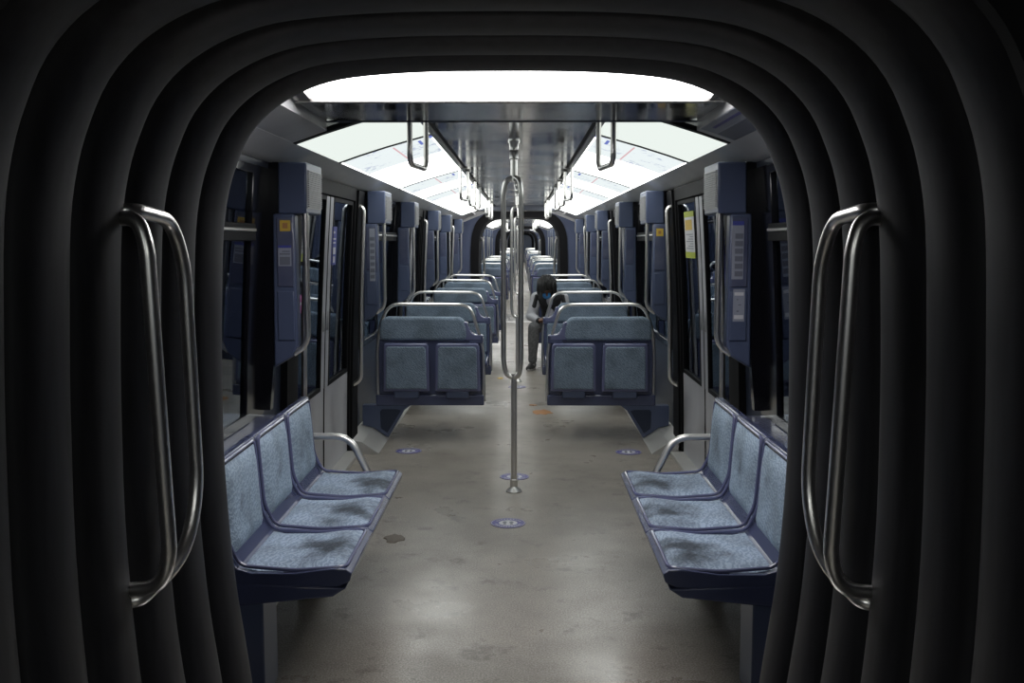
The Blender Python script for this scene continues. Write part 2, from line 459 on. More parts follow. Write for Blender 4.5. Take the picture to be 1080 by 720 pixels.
def b_row_open(s, f):
    """same row with its aisle-side folding seat lowered"""
    r = b_row(s, f)
    fo = [c for c in tree(r) if c.name.startswith('folding_seat')][0]
    # lower it: rotate about its hinge line near z=.40
    fo.matrix_parent_inverse = Matrix()
    h = Vector((0, -f*.06, .44))
    R = Matrix.Rotation(-f*math.radians(86), 4, 'X') if False else Matrix.Rotation(math.radians(86)*f, 4, 'X')
    mtx = Matrix.Translation(h) @ R @ Matrix.Translation(-Vector((0, -f*.06, .365)))
    fo.matrix_local = mtx
    return r

SEAT_W = .462
def b_bench(s):
    r = empty('bench_seat')
    X = lambda u: s*u
    out = [(.505, .425), (.497, .452), (.515, .466), (.56, .468), (.68, .452), (.82, .452), (.865, .466), (.888, .50), (.902, .56), (.920, .80), (.930, .808), (.955, .806), (.96, .80), (.95, .60), (.955, .43), (.93, .40), (.54, .408)]
    for k in range(3):
        y0 = k*SEAT_W
        sh = MB().prism_y([(X(u), z) for u, z in out], .004, SEAT_W-.004).build('seat_shell', M['plastic'], r, bevel=.010, bseg=3, loc=(0, y0, 0))
        sg = -1 if s > 0 else 1
        MB().pillow([(X(u), z) for u, z in [(.522, .4665), (.56, .468), (.68, .453), (.80, .452), (.855, .462)]], .028, SEAT_W-.028, (1 if s > 0 else -1)*.016, pw=8).build('seat_cushion', M['fabric_worn'], sh, ang=60)
        MB().pillow([(X(u), z) for u, z in [(.888, .495), (.902, .56), (.910, .68), (.918, .785)]], .028, SEAT_W-.028, (1 if s > 0 else -1)*.018, pw=8).build('back_cushion', M['fabric_back'], sh, ang=60)
        # glossy piping round the cushion
        e = fillet([(X(.517), .022, .469), (X(.68), .020, .457), (X(.86), .024, .470), (X(.899), .024, .55), (X(.919), .028, .80), (X(.919), SEAT_W-.028, .80), (X(.899), SEAT_W-.024, .55), (X(.86), SEAT_W-.024, .470), (X(.68), SEAT_W-.020, .457), (X(.517), SEAT_W-.022, .469)], .03, closed=True, n=4)
        MB().tube(e, .0065, 8, closed=True).build('rim', M['plastic_rim'], sh)
    MB().prism_y([(X(.515), .405), (X(.56), .375), (X(.85), .345), (X(.985), .345), (X(.985), .41), (X(.93), .42)], .0, 3*SEAT_W).build('base_beam', M['plastic'], r, bevel=.006)
    MB().box(X(.80), X(.92), .06, .24, 0, .35).build('support_leg', M['blue'], r, bevel=.006)
    MB().box(X(.80), X(.92), 1.10, 1.28, 0, .35).build('support_leg', M['blue'], r, bevel=.006)
    y = 3*SEAT_W+.035
    p = fillet([(X(1.17), y, .615), (X(.745), y, .615), (X(.645), y-.02, .42), (X(.64), y-.10, .385)], .07, n=6)
    MB().tube(p, .0165, 12).build('armrest', M['steel'], r)
    return r

PEAKS = [-.57+.228*i for i in range(6)]   # relative to the gangway centre
HALF = [(0, 1.948), (.20, 1.946), (.36, 1.936), (.46, 1.920), (.545, 1.888), (.615, 1.843), (.668, 1.785), (.703, 1.715), (.728, 1.64), (.745, 1.54), (.754, 1.38), (.760, 1.2), (.762, .94), (.752, .72), (.738, .56), (.718, .41), (.698, .25), (.68, .05), (.68, 0.005)]
def smooth_half():
    P = [(-HALF[1][0], HALF[1][1])]+HALF+[HALF[-1]]; out = []
    for i in range(1, len(P)-2):
        for k in range(3):
            t = k/3; q = []
            for c in (0, 1):
                a, b, d, e = P[i-1][c], P[i][c], P[i+1][c], P[i+2][c]
                q.append(.5*(2*b+(d-a)*t+(2*a-5*b+4*d-e)*t*t+(3*b-a-3*d+e)*t**3))
            out.append(tuple(q))
    return out+[HALF[-1]]
SM = smooth_half()
def section(off):
    pts = [(-x, z) for x, z in reversed(SM)]+[(x, z) for x, z in SM[1:]]
    out = []
    for i, (x, z) in enumerate(pts):
        a = pts[max(i-1, 0)]; b = pts[min(i+1, len(pts)-1)]
        tx, tz = b[0]-a[0], b[1]-a[1]; l = math.hypot(tx, tz)
        nx, nz = -tz/l, tx/l      # outward (up at the top)
        out.append((x+nx*off, z+nz*off if z > .01 else z))
    return out
def b_bellows():
    r = empty('gangway_bellows')
    for k, pk in enumerate(PEAKS):
        y0, y1 = pk-.114, pk+.114
        vs = []; n = 14; w = None
        rows = []
        for i in range(n+1):
            t = -1+2*i/n
            off = .072*(1-math.sqrt(max(0, 1-abs(t)**2.6)))**.9
            sec = section(off+.0*abs(t)); w = len(sec)
            rows.append([(x, pk+t*.114, z) for x, z in sec])
        for row in rows: vs += row
        # outer skin for thickness
        o = len(vs)
        for y in (y0, y1): vs += [(x, y, z) for x, z in section(.085)]
        fs = []
        for i in range(n):
            for j in range(w-1): fs.append((i*w+j, i*w+j+1, (i+1)*w+j+1, (i+1)*w+j))
        for j in range(w-1):
            fs.append((o+j, o+w+j, o+w+j+1, o+j+1))
            fs.append((j, o+j, o+j+1, j+1)); fs.append((n*w+j, n*w+j+1, o+w+j+1, o+w+j))
        fs.append(tuple([i*w for i in range(n+1)]+[o+w, o])); fs.append(tuple([i*w+w-1 for i in range(n, -1, -1)]+[o+w-1, o+2*w-1]))
        mb = MB(); mb.add(vs, fs); mb.build('rubber_fold', M['bellows'], r, ang=70)
    return r

def b_ghandle(s):
    r = empty('gangway_grab_bar')
    X = lambda u: s*u
    # y is relative to the gangway centre (2.05)
    a = fillet([(X(.80), -.06, 1.555), (X(.71), -.085, 1.555), (X(.692), -.09, 1.50), (X(.668), -.09, .87), (X(.70), -.07, .80), (X(.80), -.06, .79)], .06, n=6)
    MB().tube(a, .0155, 14).build('near_tube', M['steel'], r)
    b = fillet([(X(.80), -.05, 1.57), (X(.735), -.04, 1.572), (X(.72), .13, 1.555), (X(.706), .165, 1.46), (X(.692), .165, .94), (X(.705), .10, .81), (X(.75), -.05, .765), (X(.80), -.05, .765)], .07, n=8)
    MB().tube(b, .0155, 14).build('far_tube', M['steel'], r)
    for z in (1.56, .765):
        q = MB().box(X(.79), X(.815), -.10, -.01, z-.05, z+.05).build('mounting_plate', M['steel_dull'], r, bevel=.003)
        for dy in (-.085, -.03): MB().ball((X(.788), dy, z+.04), .008, seg=8, ring=5).build('bolt', M['steel'], q)
    return r

COVE = [(.458, 2.098), (.55, 2.073), (.70, 2.031), (.85, 1.984), (.968, 1.943)]
def b_lightpanel(s, ln, kind):
    r = empty('ceiling_light')
    g = .026
    poly = [(s*x, z) for x, z in COVE]+[(s*(x+.006), z+.022) for x, z in reversed(COVE)]
    MB().prism_y(poly, g, ln-g).build('diffuser', M['lamp_dim'] if kind == 9 else M['lamp'], r, ang=60)
    # dark seam strip at the near end
    poly = [(s*x, z-.003) for x, z in COVE]+[(s*x, z+.02) for x, z in reversed(COVE)]
    MB().prism_y(poly, -.026, .026).build('seam', M['slot'], r)
    if kind in (1, 2, 3):
        def q(t, dz=.0):  # point on the cove by t 0..1 (inner to outer)
            d = t*(len(COVE)-1); i = min(int(d), len(COVE)-2); u = d-i
            return (s*(COVE[i][0]*(1-u)+COVE[i+1][0]*u), COVE[i][1]*(1-u)+COVE[i+1][1]*u-dz)
        def patch(mb, t0, t1, y0, y1, dz=.003):
            n = 4; a = [q(t0+(t1-t0)*i/n, dz) for i in range(n+1)]; b = [q(t0+(t1-t0)*i/n, -.0) for i in range(n, -1, -1)]
            mb.prism_y(a+b, y0, y1)
        rr = random.Random(kind*11+int(s))
        mb = MB(); patch(mb, .03, .97, .04, min(1.0, ln*.45), .002); sheet = mb.build('route_map_sheet', M['print_white'], r)
        mb = MB(); patch(mb, .19, .235, .12, .32, .004); mb.build('map_title', M['print_blue'], sheet); mb = MB(); patch(mb, .0, .05, .02, .12, .004); mb.build('map_emblem', M['print_blue'], sheet)
        mb = MB(); patch(mb, .46, .475, .1, min(.95, ln*.4), .004); mb.build('map_line', M['print_red'], sheet)
    return r

def b_header(f):
    """lit end fitting across the ceiling; f=+1: bright side faces the camera end (origin = gangway-side end)"""
    r = empty('ceiling_light')
    Y = lambda v: f*v
    # housing: bottom plate + sides
    MB().prism_x([(Y(1.09), 2.032), (Y(1.69), 2.032), (Y(1.69), 2.10), (Y(1.09), 2.10)], -.815, .815).build('steel_plate', M['mirror_dark'], r, bevel=.006)
    MB().prism_x([(Y(.20), 2.135), (Y(1.085), 2.045), (Y(1.085), 2.075), (Y(.20), 2.16)], -.748, .748).build('diffuser', M['lamp_end'], r)
    for s in (-1, 1): MB().prism_x([(Y(.20), 2.13), (Y(1.09), 2.034), (Y(1.09), 2.10), (Y(.20), 2.17)], s*.750, s*.815).build('end_cap', M['steel_dull'], r, bevel=.003)
    MB().box(-.815, .815, Y(1.075), Y(1.105), 2.030, 2.060).build('lip', M['steel_dull'], r, bevel=.003)
    MB().box(-.815, .815, Y(1.685), Y(1.70), 2.028, 2.10).build('lip', M['greyp'], r, bevel=.003)
    return r

def b_sticker():
    r = empty('floor_sticker')
    def ann(mb, r0, r1, z0, z1, a0=0, a1=360, n=40):
        full = (a1-a0) == 360; vs = []; fs = []
        for i in range(n+1 if not full else n):
            a = math.radians(a0+(a1-a0)*i/n)
            for (rr, z) in ((r0, z0), (r1, z0), (r1, z1), (r0, z1)): vs.append((rr*math.cos(a), rr*math.sin(a), z))
        k = n if not full else n
        for i in range(n):
            j = (i+1) % n if full else i+1
            for q in range(4): fs.append((i*4+q, i*4+(q+1) % 4, j*4+(q+1) % 4, j*4+q))
        if not full: fs += [(0, 1, 2, 3), (n*4+3, n*4+2, n*4+1, n*4)]
        mb.add(vs, fs)
    mb = MB(); ann(mb, .05, .094, .0, .0022); mb.build('blue_ring', M['navyp'], r, smooth=False)
    mb = MB().lathe([(.050, 0), (.050, .002)], seg=36); ann(mb, .088, .091, .0, .0028)
    for a0 in list(range(200, 340, 12))+list(range(20, 160, 14)): ann(mb, .064, .074, .0, .0028, a0, a0+7, 3)
    mb.build('white_disc', M['white'], r, smooth=False)
    mb = MB()
    for sx in (-1, 1):
        a = [(sx*.018+.011*math.cos(t*PI/6), .01+.017*math.sin(t*PI/6)) for t in range(12)]
        n = 12; mb.add([(x, y, .001) for x, y in a]+[(x, y, .003) for x, y in a], [tuple(range(n)), tuple(range(2*n-1, n-1, -1))]+[(i, (i+1) % n, (i+1) % n+n, i+n) for i in range(n)])
        mb.box(sx*.018-.008, sx*.018+.008, -.030, -.014, .001, .003)
    mb.build('footprints', M['greyp'], r, smooth=False)
    return r

# ------------------------------------------------------------------ structure of one carriage
def window(s, y0, y1, n, split=True):
    r = empty('window_%d' % n); struct(r)
    m = MB()
    zb, zt = .70, 1.84
    for (a, b, c, d) in ((y0, y1, zb, zb+.05), (y0, y1, zt-.04, zt), (y0, y0+.05, zb, zt), (y1-.05, y1, zb, zt)):
        wallstrip(m, s, a, b, c, d, .012, .04)
    m.build('window_frame', M['black_gloss'], r, bevel=.004)
    m = MB(); wallstrip(m, s, y0+.04, y1-.04, zb+.04, zt-.03, -.004, .008, 6); m.build('window_pane', M['glass'], r)
    zz = 1.555
    m = MB(); m.box(s*(wx(zz)-.035), s*(wx(zz)+.002), y0+.06, y1-.06, zz-.045, zz+.030); m.build('hopper_bar', M['black'], r, bevel=.006)
    m = MB(); m.box(s*(wx(zz)-.044), s*(wx(zz)-.033), y0+.08, y1-.08, zz-.005, zz+.009); m.build('hopper_pull', M['steel'], r, bevel=.004)
    return r

def door(s, yc, n, stickers=True):
    r = empty('door_%d' % n); struct(r)
    half = .84
    for e in (-1, 1):
        a, b = (yc-half, yc-.006) if e < 0 else (yc+.006, yc+half)
        st = .115
        m = MB()
        wallstrip(m, s, a, b, .03, .60, .004, .035)
        inner0, inner1 = (b-st, b) if e < 0 else (a, a+st)
        outer0, outer1 = (a, a+.03) if e < 0 else (b-.03, b)
        wallstrip(m, s, inner0, inner1, .60, 1.78, .006, .037)
        wallstrip(m, s, outer0, outer1, .60, 1.78, .004, .035)
        lf = m.build('door_leaf', M['alu'], r, bevel=.004)
        g0, g1 = (outer1, inner0) if e < 0 else (inner1, outer0)
        # clipped lower corner trim and rubber surround
        m = MB()
        for (p, q, z0, z1) in ((g0, g1, .60, .625), (g0, g1, 1.755, 1.78), (g0, g0+.02, .60, 1.78), (g1-.02, g1, .60, 1.78)):
            wallstrip(m, s, p, q, z0, z1, .009, .02)
        m.build('glass_seal', M['black'], lf)
        m = MB(); wallstrip(m, s, g0+.01, g1-.01, .61, 1.77, -.004, .008, 6); m.build('door_pane', M['glass'], lf)
        hz = 1.02; hy = (inner0+inner1)/2
        m = MB(); m.box(s*(wx(hz)-.010), s*(wx(hz)-.002), hy-.022, hy+.022, hz-.06, hz+.06); m.build('door_pull', M['steel_dull'], lf, bevel=.008)
    m = MB(); wallstrip(m, s, yc-.006, yc+.006, .03, 1.84, .008, .03); m.build('centre_seal', M['black'], r)
    m = MB()
    for e in (-1, 1):
        a, b = sorted((yc+e*half, yc+e*(half+.03))); wallstrip(m, s, a, b, .0, 1.86, .02, .06)
    wallstrip(m, s, yc-half, yc+half, 1.785, 1.87, .02, .06, 1)
    m.build('door_frame', M['black'], r, bevel=.003)
    m = MB(); m.box(s*1.10, s*1.22, yc-half, yc+half, -.01, .03); m.build('door_sill', M['alu_light'], r, bevel=.006)
    return r

def carriage(idx, rear=False):
    y0 = START+idx*PERIOD
    y1 = y0+LEN
    if rear: y0, y1 = START-GANG-4.6, START-GANG
    first = 0
    fl = struct(MB().box(-1.15, 1.15, y0, y1, -.06, 0).build('floor', M['floor']))
    # ceiling
    struct(MB().box(-.40, .40, y0+.02, y1-.02, 2.10, 2.14).build('ceiling', M['mirror']))
    n0 = idx*10 if not rear else 60
    m = MB()
    for s in (-1, 1):
        m.box(s*.398, s*.424, y0, y1, 2.104, 2.15, 1)
        m.box(s*.426, s*.457, y0, y1, 2.094, 2.13)
        m.prism_y([(s*.968, 1.955), (s*.968, 1.942), (s*1.02, 1.915), (s*1.07, 1.882), (s*1.10, 1.868), (s*1.20, 1.868), (s*1.20, 1.955)], y0, y1)
        # roof backing above the coves
        m.prism_y([(s*.40, 2.15), (s*1.22, 1.95), (s*1.22, 2.2), (s*.40, 2.2)], y0, y1, 1)
    struct(m.build('trim_%d' % (n0+1), [M['cove'], M['slot']], ang=50))
    # unlit cove ends
    ends = [(y0, y0+1.75), (y1-1.75, y1)] if not rear else [(y1-1.75, y1)]
    m = MB()
    for s in (-1, 1):
        for a, b in ends:
            m.prism_y([(s*.817, 2.10), (s*.817, 1.995), (s*.85, 1.984), (s*.968, 1.943), (s*.973, 1.963), (s*.83, 2.015), (s*.83, 2.10)], a+.004, b-.03)
    struct(m.build('trim_%d' % (n0+2), M['cove'], ang=50))
    # bulkheads round the gangway opening
    for e, yy in ((0, y0), (1, y1)):
        if rear and e == 0: continue
        m = MB()
        sec = section(.055)
        a, b = (yy-.045, yy+.0) if e == 0 else (yy, yy+.045)
        for i in range(len(sec)-1):
            (xa, za), (xb, zb) = sec[i], sec[i+1]
            def outp(x, z):
                if z > 1.9 and abs(x) < .5: return (x*1.6, 2.2)
                if z > 1.7: return ((1.21 if x > 0 else -1.21), 2.2)
                return ((1.21 if x > 0 else -1.21), z)
            pa, pb = outp(xa, za), outp(xb, zb)
            pa = (max(-1.21, min(1.21, pa[0])), pa[1]); pb = (max(-1.21, min(1.21, pb[0])), pb[1])
            m.prism_y([(xa, za), (xb, zb), pb, pa], a, b)
        struct(m.build('wall_end', M['blue'], smooth=False))
        m = MB(); A, B = section(.055 if e == 0 else .0), section(.15)
        ya, yb = (yy, yy+.03) if e == 0 else (yy-.03, yy)
        for i in range(len(A)-1): m.prism_y([A[i], A[i+1], B[i+1], B[i]], ya, yb)
        struct(m.build('trim_%d' % (n0+4+e), M['black'], ang=50))
        m = MB(); m.prism_y([(-1.2, 2.2), (1.2, 2.2), (1.2, 1.87), (1.02, 1.87), (.80, 1.96), (.5, 2.07), (-.5, 2.07), (-.80, 1.96), (-1.02, 1.87), (-1.2, 1.87)], ya, yb)
        struct(m.build('trim_%d' % (n0+6+e), M['cove'], smooth=False))
    # threshold plate
    if rear: return
    m = MB().box(-.68, .68, y1-.35, y1+.06, 0, .006); struct(m.build('trim_%d' % (n0+3), M['alu_light'], bevel=.002))
    m = MB().box(-.70, .70, y0-GANG, y0+.25, -.05, .004); struct(m.build('floor', M['steel_dull']))
    # side walls
    for s in (-1, 1):
        sn = SIDE[s]
        # wall segments between doors
        segs = []
        edges = [0]+[v for d in DOORS for v in (d-.87, d+.87)]+[LEN]
        m = MB(); mg = MB(); mk = MB(); mp = MB()
        for k in range(0, len(edges), 2):
            a, b = y0+edges[k], y0+edges[k+1]
            wa = a+.10 if k == 0 else a+.63
            wb = b-.85 if k == 0 else (b-.63 if k < 6 else b-.10)
            if k == 6: wa = a+.85
            # lower wall
            wallstrip(m, s, a, b, 0, .70, 0, .05)
            wallstrip(m, s, a, b, 1.84, 1.90, 0, .05, 1)
            wallstrip(mg, s, a, wa, .70, 1.84, 0, .05)
            wallstrip(mg, s, wb, b, .70, 1.84, 0, .05)
            for q in (wa, wb):
                c, d = (q-.27, q) if q == wa else (q, q+.27)
                c = max(c, a); d = min(d, b)
                if d-c > .1: wallstrip(mk, s, c, d, .70, 1.84, .006, .03)
            for q, e in ((a, 1), (b, -1)):
                if (k == 0 and e > 0) or (k == 6 and e < 0): continue
                c, d = sorted((q+e*.0, q+e*.24)); wallstrip(mp, s, c, d, .0, 1.86, .035, .05)
            # skirting
            sk = MB()
            sk.prism_y([(s*.975, -.002), (s*.975, .006), (s*1.09, .085), (s*1.21, .115), (s*1.21, -.002)], a+.0, b-.0)
            struct(sk.build('baseboard_%s' % sn, M['alu_light'], ang=20))
        struct(m.build('wall_%s' % sn, M['blue_dark'], ang=50))
        struct(mg.build('wall_%s' % sn, M['blue_dark'], ang=50))
        struct(mk.build('wall_%s' % sn, M['black_gloss'], ang=50)); struct(mp.build('wall_%s' % sn, M['black'], ang=50))
        # windows
        wn = idx*10+(1 if s < 0 else 6)
        for k in range(0, len(edges), 2):
            a, b = y0+edges[k], y0+edges[k+1]
            wa = a+.10 if k == 0 else a+.63
            wb = b-.85 if k == 0 else (b-.63 if k < 6 else b-.10)
            if k == 6: wa = a+.85
            window(s, wa, wb, wn); wn += 1
        for k, d in enumerate(DOORS):
            door(s, y0+d, idx*6+k+1+(3 if s > 0 else 0))
            nm = '%s door on the %s of the %s carriage' % (ORD[k], sn, CAR[idx])
            for e, w in ((-1, 'near'), (1, 'far')):
                place('part', b_partition, (s, 1), (0, y0+d+e*1.325, 0),
                      'blue partition and speaker box at %s side of %s' % (w, nm), 'partition', 'door partitions with speaker boxes')
                if idx > 1: continue
                place('rail', b_rail, (s,), (0, y0+d+e*.93, 0),
                      'steel grab rail at %s edge of %s' % (w, nm), 'grab rail', 'upright grab rails beside the doors')
        # transverse rows
        rows = []
        if idx > 0: rows.append((1.15, 1))
        for k in range(len(DOORS)-1):
            rows += [(DOORS[k]+1.45, 1), (DOORS[k+1]-1.45, -1)]
        for j, (yy, f) in enumerate(rows):
            fc = 'with back turned' if f > 0 else 'turned to camera'
            lab = 'blue double seat %s, %s row on %s side of %s carriage' % (fc, ORD[j], sn, CAR[idx])
            if idx == 0 and s > 0 and j == 2:
                lab = 'blue double seat with lowered folding seat under the passenger'
                place('rowopen', b_row_open, (s, f), (0, y0+yy, 0), lab, 'seat', 'double seats across the carriages')
            else:
                place('row', b_row, (s, f), (0, y0+yy, 0), lab, 'seat', 'double seats across the carriages')
        # lit cove panels
        seams = [1.75, 2.85, 5.6, 7.6, 9.5, 11.6, 14.25]
        for j in range(len(seams)-1):
            kd = {0: 9, 1: 1, 3: 2}.get(j, 0) if idx == 0 else 0
            if j == 2 and idx == 0: kd = 3
            place('lite%d' % j, b_lightpanel, (s, round(seams[j+1]-seams[j], 3), kd), (0, y0+seams[j], 0),
                  'lit white cove panel, %s along the %s ceiling edge of %s carriage' % (ORD[j], sn, CAR[idx]), 'ceiling light', 'lit cove panels along the ceiling')
        # hanging handles
        for j, yy in enumerate((1.885, 5.55, 6.95, 8.0, 11.3, 12.6)):
            if idx > 1: break
            place('loop', b_loop, (s,), (s*.42, y0+yy, 2.10),
                  'steel loop handle hanging from ceiling, %s on %s side of %s carriage' % (ORD[j], sn, CAR[idx]), 'grab handle', 'steel loop handles hanging from the ceiling')
    for k, d in enumerate(DOORS):
        place('pole', b_pole, (), (0, y0+d-.19+(.1 if k else 0), 0), 'three-branched steel pole standing at the %s doorway of %s carriage' % (ORD[k], CAR[idx]), 'pole', 'branched poles down the aisle')
    place('head', b_header, (1,), (0, y0, 0), 'wide bright light across ceiling at near end of %s carriage' % CAR[idx], 'ceiling light', 'bright lights across the carriage ends')
    if idx < 3: place('head', b_header, (-1,), (0, y1, 0), 'wide light across ceiling at far end of %s carriage' % CAR[idx], 'ceiling light', 'bright lights across the carriage ends')

for i in range(4): carriage(i)
carriage(0, rear=True)
struct(MB().box(-1.3, 1.3, START+4*PERIOD-GANG-.02+.1, START+4*PERIOD-GANG+.15, -.05, 2.2).build('wall_far', M['blue']))

# rear carriage lamps and walls (the camera stands in it)
for s in (-1, 1):
    m = MB(); wallstrip(m, s, -3.25, 1.35, 0, 1.90, 0, .05); struct(m.build('wall_%s' % SIDE[s], M['blue_dark']))
    place('litrear', b_lightpanel, (s, 2.3, 0), (0, -2.7, 0), 'lit white cove panel behind the camera on the %s' % SIDE[s], 'ceiling light', 'lit cove panels along the ceiling')
struct(MB().box(-1.25, 1.25, -3.35, -3.25, -.05, 2.2).build('wall_back', M['blue_dark']))

# gangways
gy = START-GANG/2
for i in range(4):
    if i == 3: continue
    yy = gy+i*PERIOD
    place('bellows', b_bellows, (), (0, yy, 0), ['black ribbed gangway bellows framing the whole view', 'small dark ribbed bellows arch at the end of nearest carriage', 'tiny dark bellows arch at the end of second carriage'][i], 'gangway bellows', 'ribbed bellows between the carriages')
    for s in (-1, 1):
        place('gh', b_ghandle, (s,), (0, yy, 0), ['twin-tube steel handle on the %s of the bellows nearest the camera', 'far steel handle on the %s of the bellows beyond the nearest carriage', 'tiny steel handle on the %s of the farthest bellows'][i] % SIDE[s], 'handle', 'twin-tube handles on the gangway bellows')

# benches in the near carriage
for s in (-1, 1):
    place('bench', b_bench, (s,), (0, 3.085, 0), 'blue three-seat bench along the %s wall near the bellows' % SIDE[s], 'bench', 'three-seat benches along the walls')
    m = MB().prism_y([(s*.95, .66), (s*.955, .69), (s*1.12, .70), (s*1.185, .70), (s*1.185, .66), (s*1.0, .64)], START+.02, 4.60)
    struct(m.build('trim_%d' % (70+s), M['blue_gloss'], bevel=.004))

# ------------------------------------------------------------------ stickers, posters, notices
def lines(mb, fn, u0, u1, v0, v1, n, rr, th=.45):
    for i in range(n):
        v = v0+(v1-v0)*(i+.2)/n; e = u0+(u1-u0)*rr.uniform(.55, 1)
        fn(mb, u0, e, v, v+(v1-v0)/n*th)
# floor stickers
for x, y, lab in ((-.026, 5.23, 'round blue floor sticker, nearest one in front of the pole'), (-.77, 7.07, 'round blue floor sticker on the left before the seats'),
                  (.815, 7.05, 'round blue floor sticker on the right before the seats'), (.0, 6.29, 'round blue floor sticker just behind the nearest pole'),
                  (.0, 10.25, 'faint round floor sticker far along the aisle before the second pole')):
    place('stick', b_sticker, (), (x, y, .0005), lab, 'floor sticker', 'round distancing stickers on the floor')

def wall_sheet(name, s, y0, y1, z0, z1, base, deco, label, cat, inset=.012):
    """flat sheet stuck on the side wall or door glass; deco: list of (material, [(u0,u1,v0,v1)])"""
    r = empty(name, (0, 0, 0))
    def strip(mb, u0, u1, v0, v1, d):
        a = y0+(y1-y0)*u0; b = y0+(y1-y0)*u1
        wallstrip(mb, s, a, b, z0+(z1-z0)*v0, z0+(z1-z0)*v1, inset+d, .002+d, 2)
    mb = MB(); strip(mb, 0, 1, 0, 1, 0); mb.build('sheet', base, r)
    for nm, mt, rects in deco:
        mb = MB()
        for q in rects: strip(mb, *q, .0008)
        mb.build(nm, mt, r)
    tag(r, label, cat); return r
txt = [(.12, .88-.25*(i % 3), .12+i*.045, .145+i*.045) for i in range(10)]
wall_sheet('poster', 1, 6.30, 6.66, 1.40, 1.70, M['white'], [('lime_band', M['lime'], [(0, 1, 0, .13), (0, 1, .88, 1)]), ('amber_box', M['yellow'], [(.2, .92, .60, .82)]), ('red_mark', M['redp'], [(.38, .55, .68, .74), (.62, .8, .68, .74)]), ('text_lines', M['greyp'], [(.14, .88-.2*(i % 3), .2+i*.05, .215+i*.05) for i in range(7)])],
           'white poster with lime bands on the right door glass', 'poster', .008)
wall_sheet('door_sticker', -1, 6.20, 6.36, 1.36, 1.60, M['bluep'], [('white_marks', M['white'], [(.15, .6, .82, .88), (.3, .8, .66, .7), (.3, .75, .56, .6), (.35, .8, .28, .46), (.4, .75, .06, .22)])],
           'narrow blue sticker with white marks on left door glass', 'sticker', .008)
wall_sheet('door_sticker', 1, 5.40, 5.56, 1.20, 1.58, M['bluep'], [('white_marks', M['white'], [(.3, .8, .84, .90), (.3, .75, .76, .8), (.35, .8, .42, .6), (.4, .75, .12, .3)])],
           'narrow blue sticker beside the partition on right door glass', 'sticker', .008)

wall_sheet('door_sticker', -1, 5.31, 5.43, 1.12, 1.22, M['pink'], [('white_marks', M['white'], [(.2, .8, .45, .6)])],
           'small pink sticker low on the left door glass', 'sticker', .008)
wall_sheet('poster', -1, 5.31, 5.48, 1.40, 1.68, M['white'], [('lime_band', M['lime'], [(0, 1, 0, .15)]), ('amber_box', M['yellow'], [(.2, .9, .66, .86)]), ('text_lines', M['greyp'], [(.15, .85, .25+i*.06, .27+i*.06) for i in range(6)])],
           'small white and yellow poster on the left door glass', 'poster', .008)
def casing_sheet(name, s, x0, x1, z0, z1, y, base, deco, label, cat):
    r = empty(name, (0, 0, 0))
    def rect(mb, u0, u1, v0, v1, d):
        a = x0+(x1-x0)*u0; b = x0+(x1-x0)*u1
        mb.box(s*(a-.012), s*(b-.012), y-.0015-d, y, z0+(z1-z0)*v0, z0+(z1-z0)*v1)
    mb = MB(); rect(mb, 0, 1, 0, 1, 0); mb.build('sheet', base, r)
    for nm, mt, rects in deco:
        mb = MB()
        for q in rects: rect(mb, *q, .0008)
        mb.build(nm, mt, r)
    tag(r, label, cat); return r
yf = START+DOORS[0]-1.325-.175-.006
casing_sheet('sticker', -1, 1.030, 1.078, 1.555, 1.605, yf, M['yellow'], [('mark', M['orange'], [(.25, .75, .25, .75)])], 'yellow square sticker on the near left partition', 'sticker')
casing_sheet('notice', -1, 1.028, 1.088, 1.395, 1.490, yf, M['paper'], [('blue_heading', M['bluep'], [(0, 1, .88, 1)]), ('text_block', M['greyp'], [(.1, .9, .05, .45), (.1, .9, .55, .62), (.1, .7, .68, .74)])], 'small white notice below yellow sticker on left partition', 'notice')
casing_sheet('notice', 1, 1.022, 1.075, 1.335, 1.600, yf, M['paper'], [('blue_heading', M['bluep'], [(0, 1, .93, 1)]), ('text_block', M['greyp'], [(.25, .95, .05+.13*i, .14+.13*i) for i in range(6)])], 'tall grey notice with blue heading on right partition', 'notice')
casing_sheet('notice', 1, 1.032, 1.085, 1.14, 1.29, yf, M['paper'], [('faint_marks', M['greyp'], [(.3, .5, .3, .34), (.45, .7, .5, .53), (.3, .45, .66, .69)]), ('text_block', M['white'], [(.1, .9, .08, .2), (.1, .9, .8, .9)])], 'small pale notice low on the right partition cover', 'notice')
yf2 = START+DOORS[0]+1.325-.175-.006
casing_sheet('notice', -1, 1.03, 1.07, 1.22, 1.60, yf2, M['paper'], [('text_block', M['greyp'], [(.1, .9, .05+.12*i, .12+.12*i) for i in range(7)])], 'tall pale notice on the left partition beyond the door', 'notice')
casing_sheet('sticker', 1, 1.03, 1.08, 1.545, 1.60, yf2, M['yellow'], [('mark', M['orange'], [(.3, .7, .3, .7)])], 'small yellow sticker on the right partition beyond the door', 'sticker')
